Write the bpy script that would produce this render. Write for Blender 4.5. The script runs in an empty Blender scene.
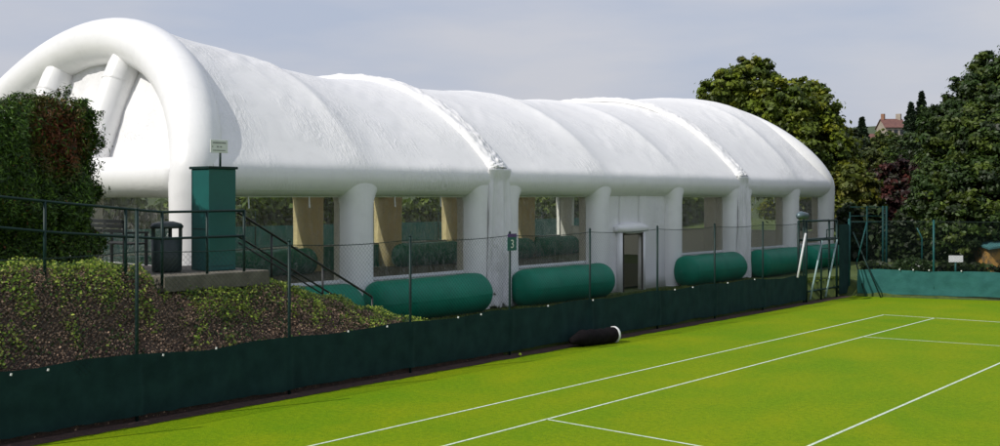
import bpy, math, random
import numpy as np
from mathutils import Vector, noise
random.seed(7); RNG = np.random.default_rng(7)
S = bpy.context.scene; COL = S.collection
PI = math.pi

# ------------------------------------------------------------------ camera numbers
F, YAW, CX, CY, CH, HOR = 1030., -.71778, 6.317, -19.425, 3.566, 197.
sy_, cy_ = math.sin(YAW), math.cos(YAW)
def at(px, fw):
    """ground x, y of a spot fw metres into the view, at a bearing"""
    r = (px-500)/F*fw
    return CX + r*cy_ + fw*sy_, CY - r*sy_ + fw*cy_
def zz(py, fw): return CH + (HOR-py)/F*fw
def on(px, py, ax, v):
    a=(px-500)/F; b=(HOR-py)/F
    d=(cy_*a+sy_, -sy_*a+cy_, b); o=(CX,CY,CH); i='xyz'.index(ax); t=(v-o[i])/d[i]
    return tuple(o[k]+t*d[k] for k in range(3))

# ------------------------------------------------------------------ mesh helper
class MB:
    def __init__(s): s.v=[]; s.f=[]
    def add(s, vs, fs):
        n=len(s.v); s.v += [tuple(v) for v in vs]; s.f += [tuple(i+n for i in f) for f in fs]; return s
    def box(s, a, b, rz=0, piv=None):
        x0,y0,z0=a; x1,y1,z1=b
        vs=[(x,y,z) for z in (z0,z1) for x,y in ((x0,y0),(x1,y0),(x1,y1),(x0,y1))]
        if rz:
            p=piv or ((x0+x1)/2,(y0+y1)/2); c,q=math.cos(rz),math.sin(rz)
            vs=[(p[0]+(x-p[0])*c-(y-p[1])*q, p[1]+(x-p[0])*q+(y-p[1])*c, z) for x,y,z in vs]
        return s.add(vs, [(3,2,1,0),(4,5,6,7),(0,1,5,4),(1,2,6,5),(2,3,7,6),(3,0,4,7)])
    def tube(s, pts, r, seg=10, cap=True):
        pts=[Vector(p) for p in pts]; n=len(pts); rr=r if isinstance(r,(list,tuple)) else [r]*n
        t0=(pts[1]-pts[0]).normalized(); up=Vector((0,0,1)) if abs(t0.z)<.9 else Vector((1,0,0))
        u=t0.cross(up).normalized(); vs=[]
        for i,p in enumerate(pts):
            t=((pts[min(i+1,n-1)]-pts[max(i-1,0)])).normalized()
            u=(u-t*u.dot(t)).normalized(); w=t.cross(u)
            for k in range(seg):
                a=2*PI*k/seg; vs.append(p+(u*math.cos(a)+w*math.sin(a))*rr[i])
        fs=[(i*seg+k,i*seg+(k+1)%seg,(i+1)*seg+(k+1)%seg,(i+1)*seg+k) for i in range(n-1) for k in range(seg)]
        if cap: fs+= [tuple(range(seg-1,-1,-1)), tuple((n-1)*seg+k for k in range(seg))]
        return s.add(vs,fs)
    def grid(s, fn, nu, nv):
        vs=[fn(i/nu,j/nv) for i in range(nu+1) for j in range(nv+1)]
        fs=[(i*(nv+1)+j,(i+1)*(nv+1)+j,(i+1)*(nv+1)+j+1,i*(nv+1)+j+1) for i in range(nu) for j in range(nv)]
        return s.add(vs,fs)
    def build(s, name, m, parent=None, smooth=False, bevel=0, solid=0):
        o3=(0,0,0)
        p=parent
        while p is not None:
            o3=tuple(o3[k]+p.location[k] for k in range(3)); p=p.parent
        me=bpy.data.meshes.new(name)
        me.from_pydata([(x-o3[0],y-o3[1],z-o3[2]) for x,y,z in s.v],[],s.f); me.update()
        me.materials.append(m)
        o=bpy.data.objects.new(name,me); COL.objects.link(o)
        if parent: o.parent=parent
        if smooth: me.polygons.foreach_set('use_smooth',[True]*len(me.polygons))
        if solid:
            q=o.modifiers.new('solid','SOLIDIFY'); q.thickness=solid; q.offset=0
        if bevel:
            q=o.modifiers.new('bevel','BEVEL'); q.width=bevel; q.segments=2; q.limit_method='ANGLE'
        return o
def tag(o, label=None, cat=None, group=None, kind=None):
    if label: o['label']=label
    if cat: o['category']=cat
    if group: o['group']=group
    if kind: o['kind']=kind
    return o
def empty(name, loc, label, cat, group=None):
    o=bpy.data.objects.new(name,None); o.empty_display_size=.3; o.location=loc; COL.objects.link(o)
    return tag(o,label,cat,group)

# ------------------------------------------------------------------ materials
def nodes(name):
    m=bpy.data.materials.new(name); m.use_nodes=True; nt=m.node_tree; nt.nodes.clear()
    return m,nt,nt.nodes.new('ShaderNodeOutputMaterial')
def nd(nt,t,**k):
    n=nt.nodes.new(t)
    for a,b in k.items():
        if a in n.inputs: n.inputs[a].default_value=b
        else: setattr(n,a,b)
    return n
def noise_ramp(nt, scale, c0, c1, lo=.35, hi=.65, detail=6, vec=None):
    t=nd(nt,'ShaderNodeTexNoise',Scale=scale,Detail=detail,Roughness=.6)
    co=nt.nodes.new('ShaderNodeTexCoord'); L=nt.links.new
    if vec:
        mp=nt.nodes.new('ShaderNodeMapping'); mp.inputs['Scale'].default_value=vec
        L(co.outputs['Object'],mp.inputs['Vector']); L(mp.outputs[0],t.inputs['Vector'])
    else: L(co.outputs['Object'],t.inputs['Vector'])
    r=nt.nodes.new('ShaderNodeValToRGB'); e=r.color_ramp.elements
    e[0].position=lo; e[1].position=hi; e[0].color=(*c0,1); e[1].color=(*c1,1)
    L(t.outputs['Fac'],r.inputs[0]); return r,t
def mixc(nt,a,b,fac,mode='MIX'):
    n=nd(nt,'ShaderNodeMix',data_type='RGBA',blend_type=mode)
    L=nt.links.new
    for sock,v in ((n.inputs[0],fac),(n.inputs[6],a),(n.inputs[7],b)):
        if hasattr(v,'links') or isinstance(v,bpy.types.NodeSocket): L(v,sock)
        else: sock.default_value = v if isinstance(v,(int,float)) else (*v,1)
    return n.outputs[2]
def simple(name,c0,c1=None,scale=4,rough=.6,bump=0,bscale=30,metal=0,trans=0,spec=.5,vec=None,lo=.35,hi=.65):
    m,nt,out=nodes(name); L=nt.links.new
    if c1 is None: c1=tuple(x*.8 for x in c0)
    r,_=noise_ramp(nt,scale,c0,c1,lo,hi,vec=vec)
    b=nd(nt,'ShaderNodeBsdfPrincipled',Roughness=rough,Metallic=metal); b.inputs['Specular IOR Level'].default_value=spec
    L(r.outputs[0],b.inputs['Base Color'])
    if bump:
        t=nd(nt,'ShaderNodeTexNoise',Scale=bscale,Detail=4); co=nt.nodes.new('ShaderNodeTexCoord'); L(co.outputs['Object'],t.inputs['Vector'])
        bp=nd(nt,'ShaderNodeBump',Strength=bump,Distance=.02); L(t.outputs['Fac'],bp.inputs['Height']); L(bp.outputs[0],b.inputs['Normal'])
    if trans:
        tr=nt.nodes.new('ShaderNodeBsdfTranslucent'); L(r.outputs[0],tr.inputs[0])
        mx=nd(nt,'ShaderNodeMixShader'); mx.inputs[0].default_value=trans; L(b.outputs[0],mx.inputs[1]); L(tr.outputs[0],mx.inputs[2]); L(mx.outputs[0],out.inputs[0])
    else: L(b.outputs[0],out.inputs[0])
    return m

def membrane(name, base=(.80,.80,.83), trans=.18, wr=.35, rough=.38):
    m,nt,out=nodes(name); L=nt.links.new
    r,_=noise_ramp(nt,.35,tuple(x*.95 for x in base),base,.3,.7)
    r2,_=noise_ramp(nt,3.,tuple(x*.93 for x in base),(1,1,1),.28,.5)
    c=mixc(nt,r.outputs[0],r2.outputs[0],.35,'MULTIPLY')
    b=nd(nt,'ShaderNodeBsdfPrincipled',Roughness=rough); L(c,b.inputs['Base Color'])
    co=nt.nodes.new('ShaderNodeTexCoord')
    t=nd(nt,'ShaderNodeTexNoise',Scale=4.5,Detail=5,Roughness=.6,Distortion=1.2); mp=nt.nodes.new('ShaderNodeMapping'); mp.inputs['Scale'].default_value=(.55,1.9,.55); mp.inputs['Rotation'].default_value=(.3,.2,.35)
    L(co.outputs['Object'],mp.inputs[0]); L(mp.outputs[0],t.inputs[0])
    mk=nd(nt,'ShaderNodeTexNoise',Scale=.5,Detail=2); L(co.outputs['Object'],mk.inputs[0])
    mr=nd(nt,'ShaderNodeMapRange'); mr.inputs[1].default_value=.45; mr.inputs[2].default_value=.68; L(mk.outputs['Fac'],mr.inputs[0])
    mu=nd(nt,'ShaderNodeMath',operation='MULTIPLY'); L(t.outputs['Fac'],mu.inputs[0]); L(mr.outputs[0],mu.inputs[1])
    bp=nd(nt,'ShaderNodeBump',Strength=wr,Distance=.12); L(mu.outputs[0],bp.inputs['Height']); L(bp.outputs[0],b.inputs['Normal'])
    tr=nt.nodes.new('ShaderNodeBsdfTranslucent'); tr.inputs[0].default_value=(.9,.82,.62,1)
    mx=nd(nt,'ShaderNodeMixShader'); mx.inputs[0].default_value=trans
    L(b.outputs[0],mx.inputs[1]); L(tr.outputs[0],mx.inputs[2]); L(mx.outputs[0],out.inputs[0])
    return m
M={}
M['roof']=membrane('white_roof_fabric',(.90,.90,.90),.11,.42,.42)
M['tube']=membrane('white_inflated_fabric',(.89,.89,.89),.06,.12,.3)
M['shaded_pier']=membrane('ochre_shaded_fabric',(.62,.53,.31),.25,.2,.5)  # far-side piers: white fabric with ochre shade and warm light put into its colour
M['flap']=membrane('white_loose_fabric',(.87,.87,.88),.1,.7,.4)
M['roll']=simple('green_inflated_vinyl',(.001,.21,.125),(.001,.155,.095),.9,.5,.35,4,spec=.25)
M['green_metal']=simple('green_painted_metal',(.004,.026,.023),(.003,.018,.016),3,.5,spec=.3)
M['teal_metal']=simple('teal_painted_steel',(.006,.085,.085),(.006,.055,.055),3,.5,spec=.3)
M['black_metal']=simple('black_painted_metal',(.012,.014,.015),None,3,.45)
M['wire']=simple('green_coated_wire',(.02,.035,.032),(.015,.03,.03),3,.7,spec=.2)
M['cabinet']=simple('green_cabinet_paint',(.006,.105,.095),(.006,.085,.08),2,.45,.05)
M['white_paint']=simple('white_paint',(.75,.76,.76),(.66,.67,.67),5,.5)
M['screen']=simple('shaded_green_windbreak',(.013,.042,.040),(.008,.028,.028),3,.8,.25,120,trans=.12,spec=.15)  # same cloth as the far screen, with its shaded side put into the colour
M['screen_far']=simple('sunlit_teal_windbreak',(.035,.15,.14),(.025,.115,.11),2.5,.75,.4,14,trans=.1,spec=.2)  # same cloth again, sunlit tone put into the colour
M['concrete']=simple('weathered_concrete',(.16,.145,.115),(.10,.09,.07),4,.9,.5,40)
M['path']=simple('gravel_path',(.22,.18,.15),(.14,.115,.10),12,.95,.6,60)
M['chalk']=simple('chalk_line',(.60,.68,.58),(.30,.44,.2),14,.9,0,lo=.42,hi=.7)
M['soil']=simple('bare_soil',(.035,.022,.018),(.075,.04,.03),9,.95,.8,25)
M['black_vinyl']=simple('black_vinyl',(.006,.005,.006),(.01,.008,.009),4,.85,.3,8,spec=.1)
M['grey_bin']=simple('dark_bin_plastic',(.016,.03,.03),None,3,.5)
M['court_floor']=simple('indoor_court_floor',(.035,.045,.02),(.05,.045,.02),1.5,.8)
M['brick']=simple('orange_brick',(.30,.16,.10),(.22,.11,.07),3,.9)
M['render_wall']=simple('pale_wall',(.36,.31,.25),(.28,.24,.2),1,.9)
M['tiles']=simple('red_roof_tiles',(.17,.08,.065),(.12,.055,.05),1.5,.9)
M['teal_roof']=simple('pale_teal_roof',(.06,.18,.19),(.04,.12,.13),2,.6)
M['orange']=simple('orange_boards',(.36,.2,.05),(.12,.09,.05),2,.7,lo=.45,hi=.55)
M['glass_dark']=simple('dark_window_glass',(.02,.025,.03),None,1,.1)
M['yellow']=simple('tennis_ball_felt',(.5,.62,.05),None,30,.9)
M['lamp']=simple('blue_grey_metal',(.12,.17,.19),(.08,.12,.14),3,.35,metal=.3)
M['frame_metal']=simple('dark_teal_steel',(.004,.045,.045),(.004,.03,.03),3,.6,spec=.2)
M['pale']=simple('pale_teal_steel',(.3,.42,.42),(.2,.3,.3),3,.4)
M['bark']=simple('brown_bark',(.06,.045,.03),(.03,.022,.016),6,.95,.8,20)
M['print']=simple('grey_print',(.25,.25,.26),None,3,.7)
M['purple']=simple('purple_plate',(.08,.03,.16),None,3,.5)

def leafmat(name,trans=.3,rough=.5):
    m,nt,out=nodes(name); L=nt.links.new
    a=nd(nt,'ShaderNodeAttribute',attribute_name='tint')
    b=nd(nt,'ShaderNodeBsdfPrincipled',Roughness=rough); b.inputs['Specular IOR Level'].default_value=.35
    t=nt.nodes.new('ShaderNodeBsdfTranslucent'); mx=nd(nt,'ShaderNodeMixShader'); mx.inputs[0].default_value=trans
    L(a.outputs['Color'],b.inputs['Base Color']); L(a.outputs['Color'],t.inputs[0]); L(b.outputs[0],mx.inputs[1]); L(t.outputs[0],mx.inputs[2]); L(mx.outputs[0],out.inputs[0])
    return m
M['leaf']=leafmat('leaf_green')
M['needle']=leafmat('conifer_needle',.12,.6)
M['litter']=leafmat('dead_leaf_litter',.05,.9)

def pvc():
    m,nt,out=nodes('clear_pvc_window'); L=nt.links.new
    co=nt.nodes.new('ShaderNodeTexCoord')
    t=nd(nt,'ShaderNodeTexNoise',Scale=5,Detail=6,Roughness=.65,Distortion=1.5); mp=nt.nodes.new('ShaderNodeMapping'); mp.inputs['Scale'].default_value=(1,1.6,.8); mp.inputs['Rotation'].default_value=(.7,0,0)
    L(co.outputs['Object'],mp.inputs[0]); L(mp.outputs[0],t.inputs[0])
    bp=nd(nt,'ShaderNodeBump',Strength=.7,Distance=.08); L(t.outputs['Fac'],bp.inputs['Height'])
    g=nd(nt,'ShaderNodeBsdfGlossy',Roughness=.12); g.inputs[0].default_value=(1,1,1,1); L(bp.outputs[0],g.inputs['Normal'])
    tr=nt.nodes.new('ShaderNodeBsdfTransparent'); tr.inputs[0].default_value=(.94,.95,.90,1)
    lw=nd(nt,'ShaderNodeFresnel',IOR=1.35); L(bp.outputs[0],lw.inputs['Normal'])
    mx=nt.nodes.new('ShaderNodeMixShader'); L(lw.outputs[0],mx.inputs[0]); L(tr.outputs[0],mx.inputs[1]); L(g.outputs[0],mx.inputs[2])
    d=nd(nt,'ShaderNodeBsdfDiffuse'); d.inputs[0].default_value=(.6,.6,.55,1)
    r=nt.nodes.new('ShaderNodeValToRGB'); r.color_ramp.elements[0].position=.5; r.color_ramp.elements[1].position=.9; r.color_ramp.elements[0].color=(.0,.0,.0,1); r.color_ramp.elements[1].color=(.35,.35,.35,1)
    L(t.outputs['Fac'],r.inputs[0])
    m2=nt.nodes.new('ShaderNodeMixShader'); L(r.outputs[0],m2.inputs[0]); L(mx.outputs[0],m2.inputs[1]); L(d.outputs[0],m2.inputs[2])
    L(m2.outputs[0],out.inputs[0]); return m
M['pvc']=pvc()

def lawn_mat():
    m,nt,out=nodes('mown_court_grass'); L=nt.links.new
    r,_=noise_ramp(nt,.35,(.200,.272,.001),(.140,.245,.001),.35,.65,3)
    r2,_=noise_ramp(nt,11.,(.5,.62,.4),(1.2,1.1,1.),.3,.66,8)
    r3,t3=noise_ramp(nt,42.,(.45,.6,.4),(1.25,1.2,1.1),.3,.66,4)
    r4,_=noise_ramp(nt,.9,(.88,.97,.9),(1.08,1.,1.),.4,.6,8,vec=(1,.6,1))
    c=mixc(nt,r.outputs[0],r2.outputs[0],.55,'MULTIPLY'); c=mixc(nt,c,r3.outputs[0],.7,'MULTIPLY'); c=mixc(nt,c,r4.outputs[0],.8,'MULTIPLY')
    b=nd(nt,'ShaderNodeBsdfPrincipled',Roughness=.85); b.inputs['Specular IOR Level'].default_value=.1
    L(c,b.inputs['Base Color'])
    bp=nd(nt,'ShaderNodeBump',Strength=.55,Distance=.02); L(t3.outputs['Fac'],bp.inputs['Height']); L(bp.outputs[0],b.inputs['Normal'])
    L(b.outputs[0],out.inputs[0]); return m
M['lawn']=lawn_mat()
M['rough_grass']=simple('rough_grass',(.07,.10,.012),(.035,.06,.01),6,.9,.7,30)
M['far_ground']=simple('hill_grass',(.05,.075,.02),(.03,.05,.015),.2,.95)
M['bank_soil']=simple('bank_earth',(.045,.03,.022),(.085,.055,.04),10,.95,1.,22)

# ------------------------------------------------------------------ world, sun, camera
w=bpy.data.worlds.new('World'); S.world=w; w.use_nodes=True; nt=w.node_tree; nt.nodes.clear(); L=nt.links.new
out=nt.nodes.new('ShaderNodeOutputWorld'); bg=nd(nt,'ShaderNodeBackground',Strength=.1)
sk=nd(nt,'ShaderNodeTexSky',sky_type='NISHITA'); sk.sun_disc=False; sk.sun_elevation=math.radians(43); sk.sun_rotation=math.atan2(-.306,-.952); sk.dust_density=3; sk.air_density=1.5
co=nt.nodes.new('ShaderNodeTexCoord'); mp=nt.nodes.new('ShaderNodeMapping'); mp.inputs['Scale'].default_value=(1.2,1.2,5.5); mp.inputs['Rotation'].default_value=(.12,-.1,.4)
tn=nd(nt,'ShaderNodeTexNoise',Scale=2.2,Detail=7,Roughness=.5); L(co.outputs['Generated'],mp.inputs[0]); L(mp.outputs[0],tn.inputs[0])
rp=nt.nodes.new('ShaderNodeValToRGB'); e=rp.color_ramp.elements; e[0].position=.36; e[0].color=(4.3,4.8,6.1,1); e[1].position=.6; e[1].color=(5.5,5.6,6.3,1); L(tn.outputs['Fac'],rp.inputs[0])
L(mixc(nt,sk.outputs[0],rp.outputs[0],.86),bg.inputs[0]); L(bg.outputs[0],out.inputs[0])
sd=bpy.data.lights.new('sun','SUN'); sd.energy=3.2; sd.angle=math.radians(.5); sd.color=(1,.955,.88)
so=bpy.data.objects.new('sun',sd); so.rotation_euler=Vector((.224,.696,-.682)).to_track_quat('-Z','Y').to_euler(); COL.objects.link(so)
cd=bpy.data.cameras.new('camera'); cd.lens=36*F/1000; cd.sensor_width=36; cd.shift_y=-.026; cd.clip_end=3000
cam=bpy.data.objects.new('camera',cd); cam.location=(CX,CY,CH); cam.rotation_euler=(PI/2,0,-YAW); COL.objects.link(cam); S.camera=cam
S.view_settings.view_transform='Standard'; S.view_settings.look='None'; S.view_settings.exposure=.14; S.view_settings.gamma=1

# ------------------------------------------------------------------ terrain
FX=-8.78                                   # the fence line beside the court
def sst(a,b,t): t=min(max((t-a)/(b-a),0),1); return t*t*(3-2*t)
def terr(y):                               # height of the terrace above the bank
    return float(np.interp(y,[-16,-9.95,-9.75,-7.3,-4,-2.4],[2.72,2.2,1.86,1.82,.86,.36]))
def endy(x): return 17.0+(x+8.6)*.36       # fence line behind the baseline
def H(x,y):
    if x>FX-.12 and y<endy(x)+.1: return -.05
    d=y-(17.2 if x<FX else endy(x))
    base=.33
    if x<=FX:
        # planted bank up to the terrace
        T=terr(y); t=sst(0,1,(FX-.15-x)/1.35)
        z=.62*(1-t)+max(T,.34)*t if T>.6 else .62+(.34-.62)*min((FX-.15-x)/3,1)
        z=.52+(z-.52)
        if y>-8.3 and x<-12.2: z=.33+(z-.33)*(1-sst(0,.5,-12.2-x))
        if x<-10.6 and y<-7.6: z=max(z,2.12)
        base=z
    back=max(0,d-28)
    hill=min(back*.085,40)+ (noise.noise(Vector((x*.01,y*.01,0)))*3 if back>20 else 0)
    g = base if d<3 else base+ (.5-base)*min((d-3)/5,1)
    far=max(0,-x-60)
    return g+hill*(1 if d>28 else 0) if d>0 else g
xs=[-900,-600,-400,-250,-160,-110,-80,-60,-45,-36,-30,-24,-20,-17,-15,-14]+list(np.arange(-13.5,FX-.13,.25))+[FX-.125,FX-.10,-8.4,-7,-5,-3,0,3,6,10,16,25,40,60,90,140,220,350,600,900]
ys=[-300,-150,-80,-50,-36,-28,-22,-18]+list(np.arange(-16,-1.4,.3))+[0,2,4,6,8,10,12,14,15,16,16.9,17.3,18,19,20,21,23,26,30,36,42,46,52,60,70,85,100,125,150,180,220,270,330,400,500,700,1000,1500]
mb=MB(); mb.grid(lambda u,v:(xs[round(u*(len(xs)-1))],ys[round(v*(len(ys)-1))],H(xs[round(u*(len(xs)-1))],ys[round(v*(len(ys)-1))])),len(xs)-1,len(ys)-1)
gr=mb.build('ground',M['rough_grass'],smooth=True); tag(gr,kind='structure')
gr.data.materials.append(M['bank_soil']); gr.data.materials.append(M['far_ground']); gr.data.materials.append(M['path'])
for p in gr.data.polygons:
    c=p.center
    if -11<c.x<FX and c.y<-1.9: p.material_index=1
    elif c.y>60: p.material_index=2
    elif -14.5<c.x<=-11 and c.y<-7.6: p.material_index=3
# the court: one mown lawn, then chalk lines 4 mm above it
mb=MB(); mb.add([(-8.62,-60,0),(60,-60,0),(60,endy(60),0),(-8.62,endy(-8.62),0)],[(0,1,2,3)])
tag(mb.build('lawn',M['lawn']),kind='structure')
mb=MB(); mb.add([(FX-.1,-60,-.01),(-8.6,-60,-.01),(-8.6,17,-.01),(FX-.1,17,-.01)],[(0,1,2,3)])
mb.add([(-8.62,endy(-8.62)-.12,.006),(60,endy(60)-.12,.006),(60,endy(60)+.2,.006),(-8.62,endy(-8.62)+.2,.006)],[(0,1,2,3)])
# ragged edge of the soil strip
pts=[]; 
for i in range(400):
    y=-30+i*.117; pts.append((-8.6+.16+.09*noise.noise(Vector((y*1.7,3,0)))+.05*noise.noise(Vector((y*9,1,0))),y))
mb.add([(FX-.1,p[1],.005) for p in pts]+[(p[0],p[1],.005) for p in pts],[(i,i+400,i+401,i+1) for i in range(399)])
tag(mb.build('soil_strip',M['soil']),kind='structure')
def line(mb,a,b,wd):
    a=Vector((*a,0)); b=Vector((*b,0)); t=(b-a).normalized(); n=Vector((-t.y,t.x,0))*wd/2
    mb.add([(a-n)+Vector((0,0,.004)),(b-n)+Vector((0,0,.004)),(b+n)+Vector((0,0,.004)),(a+n)+Vector((0,0,.004))],[(0,1,2,3)])
bl=(11.69,.125)   # baseline start and slope
lines=[((-5.42,-30),(-5.42,11.67),.05),((-3.98,-30),(-3.98,11.86),.05),((-5.42,11.67),(7,13.0),.07),((-3.98,6.42),(5,8.1),.05),((-3.98,-6.5),(5,-6.35),.05),((-.04,-6.4),(-.16,7.2),.05)]
o_=MB()
for a,b,wd in lines: line(o_,a,b,wd)
tag(o_.build('court_lines',M['chalk']),kind='structure')

# ------------------------------------------------------------------ the inflatable hall
XN,XC,HW=-13.9,-21.45,7.95
Y0,Y1=-6.63,26.6
XF=2*XC-XN
HN=6.75                                   # half width at the near gable
def hwy(y): return float(np.interp(y,[Y0,-1.98],[HN+.3,7.95]))
def xcy(y): return -13.50-hwy(y)
Y0,Y1=-6.63,26.6
hall=empty('inflatable_hall',(XC,Y0,.33),'long white inflatable tennis hall with arched roof, fabric piers and clear windows','sports hall')
RIB=[-1.98,3.2,8.5,13.2,18.0,22.9]
def rr_(y): return float(np.interp(y,[-6.6,-3.5,-1.5,1,13,17,20,23,26],[3.82,3.66,3.33,3.12,3.1,3.32,3.65,3.9,4.05]))
def rz(a,y=8.): return 4.385+rr_(y)*(1-abs(math.cos(a))**2.6)
def leany(z,k=.36): return k*max(z-3.95,0)
def fbm(x,y,z=0,o=3):
    s=0;a=1
    for i in range(o): s+=a*noise.noise(Vector((x,y,z))); x*=2.1;y*=2.1;a*=.5
    return s
def roof(u,v):
    wrap=None; E_=.05
    if v<E_ or v>1-E_:
        w_=v if v<.5 else 1-v; an=(w_/E_)*math.radians(35)-math.radians(42)*(1-w_/E_); s_=1 if v<.5 else -1
        hh=hwy(Y0+(Y1-Y0)*u); wrap=(xcy(Y0+(Y1-Y0)*u)+s_*(hh-.432+.527*math.cos(an)),4.08+.527*math.sin(an)); v=0. if v<.5 else 1.
    else: v=(v-E_)/(1-2*E_)
    a=math.acos(max(-1,min(1,1-2*v))); z=rz(a,Y0+(Y1-Y0)*u); x=xcy(Y0+(Y1-Y0)*u)+hwy(Y0+(Y1-Y0)*u)*math.cos(a)
    ya=Y0+.05+leany(z); yb=Y1-.05-leany(z,.4)
    yv=Y0+(Y1-Y0)*u
    y=yv
    if yv<RIB[0]: y=ya+(RIB[0]-ya)*(yv-Y0)/(RIB[0]-Y0)
    if yv>RIB[-1]: y=RIB[-1]+(yb-RIB[-1])*(yv-RIB[-1])/(Y1-RIB[-1])
    nx,nz=math.cos(a),math.sin(a)*1.1+.2; l=math.hypot(nx,nz); nx/=l;nz/=l
    b=0
    s=min(math.sin(a)*1.6,1)
    for q in RIB:
        d=abs(y-q); b+=.085*math.exp(-(d/.45)**1.5)*s
    # sag between ribs
    ks=[Y0]+RIB+[Y1]
    for i in range(len(ks)-1):
        if ks[i]<=yv<=ks[i+1]:
            t=(yv-ks[i])/(ks[i+1]-ks[i]); b-=.07*math.sin(PI*t)*s; tt=t
    arc=v*22
    msk=sst(.0,.5,fbm(y*.25,arc*.3,5.,2)+.12)
    # diagonal tension wrinkles, strongest near the ridge and beside the ribs
    wn=noise.noise(Vector((y*5.+arc*1.6,arc*1.1,1)))*.007+noise.noise(Vector((y*2.2-arc*1.2,arc*.8,7)))*.012
    b+=wn*msk*s*(1.9 if y<-1.5 else 1.25)+.03*fbm(y*.5,arc*.4,2,2)*s
    if wrap: return (wrap[0],y,wrap[1]+.006*noise.noise(Vector((y*1.5,0,1))))
    return (x+nx*b,y,z+nz*b)
mb=MB(); mb.grid(roof,500,260); rm=mb.build('roof_membrane',M['roof'],hall,True)
vg=rm.vertex_groups.new(name='eave'); vg.add([i*261+j for i in range(1,500) for j in list(range(7,22))+list(range(239,254))],1.,'REPLACE')
q=rm.modifiers.new('soften','SMOOTH'); q.iterations=14; q.factor=.5; q.vertex_group='eave'
def arch_geo(sgn): return (XN-.06-HN,HN) if sgn>0 else (XC,HW-.4)
def arch_pts(y,k,sgn,n=48):
    c,h=arch_geo(sgn); P=[(c+h,y,z) for z in (.28,1.2,2.4,3.3)]
    for i in range(n+1):
        a=PI*i/n; z=4.0+3.83*math.sin(a)**1.35; P.append((c+h*math.cos(a),y+sgn*leany(z,k),z))
    return P+[(c-h,y,z) for z in (3.3,2.4,1.2,.28)]
for y,k,sg in ((Y0,.36,1),(Y1,.4,-1)):
    P=arch_pts(y,k,sg); c_,h_=arch_geo(sg); rr=[.47,.48,.49,.51]+[.54+.09*math.sin(PI*i/48)**.5 for i in range(49)]+[.51,.49,.48,.47]
    mb=MB(); mb.tube(P,rr,28); mb.build('end_arch',M['tube'],hall,True)
    # recessed gable fabric behind the struts
    def gab(u,v):
        x=c_+(h_-.1)*(1-2*u); a=math.acos(max(-1,min(1,(x-c_)/h_))); zt=4.0+3.83*math.sin(a)**1.35; z=4.1+(zt-4.1)*v
        return (x, y+sg*(leany(z,k)+.25+.10*noise.noise(Vector((x*1.4+z*.9,z*.8,y)))+.03*noise.noise(Vector((x*5-z*2,z*2,3)))), z)
    mb=MB(); mb.grid(gab,90,50); mb.build('gable_fabric',M['flap'],hall,True)
    for xx in (c_+1.8,c_-1.9,c_-5.0):
        ztop=4.0+3.83*math.sin(math.acos((xx-c_)/h_))**1.35+.05
        P=[]
        for i in range(15):
            z=4.3+(ztop-4.3)*i/14; P.append((xx+.02*i/14,y+sg*leany(z,k),z))
        mb=MB(); mb.tube(P,[.43]*11+[.42,.38,.30,.18],24); 
        st=mb.build('gable_strut',M['tube'],hall,True)
        mb=MB(); zs=ztop-1.15; mb.tube([(xx+.015,y+sg*leany(zs,k),zs),(xx+.015,y+sg*leany(zs+.05,k),zs+.05)],.442,24,False); mb.build('seam',M['flap'],st,True)
    mb=MB(); n=30
    mb.tube([(c_+h_*(1-2*i/n),y,4.05) for i in range(n+1)],.5,28); mb.build('gable_beam',M['tube'],hall,True)
def pier(x,y,r=.47,z1=4.15,dx=1.,dy=0.,m='tube'):
    mb=MB()
    def fn(u,v):
        z=.28+(z1-.28)*u; a=2*PI*v
        f=sst(3.2,4.05,z)**2*.36; ft=.05*(1-sst(.28,.7,z))
        rx=r*dx-ft; ry=r+f-ft
        cu,su=math.cos(a),math.sin(a); e=.8
        X=math.copysign(abs(cu)**e,cu)*rx; Yv=math.copysign(abs(su)**e,su)*ry
        n=.012*noise.noise(Vector((X*3,y+Yv*3,z*1.2)))
        return (x+X*(1+n),y+Yv*(1+n)+dy*(4-z)/4,z)
    mb.grid(fn,30,40); mb.build('pier',M[m],hall,True)
PY=[-6.63,-1.98,2.6,3.8,8.5,13.12,17.6,18.42,22.9,26.5]
for y in PY[1:-1]:
    pier(XN,y); pier(XF,y,r=.6,m='shaded_pier')
for y,sg in ((Y0,1),(Y1,-1)):
    c_,h_=arch_geo(sg)
    for x in (c_+1.8,c_-1.9,c_-5.0): pier(x,y,.42)
BAYS=[(-6.63,-1.98),(-1.98,2.6),(3.8,8.5),(8.5,13.12),(13.12,17.6),(18.42,22.9),(22.9,26.5)]
def beam(x,a,b,x2=None):
    x2=x if x2 is None else x2
    n=24; P=[];rr=[]
    for i in range(n+1):
        t=i/n; P.append((x+(x2-x)*t,a+(b-a)*t,4.06+.005*math.sin(PI*t))); e=min(t,1-t); rr.append(.485-.03*(1-min(e/.12,1)))
    mb=MB(); mb.tube(P,rr,28); mb.build('eave_beam',M['tube'],hall,True)
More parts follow.
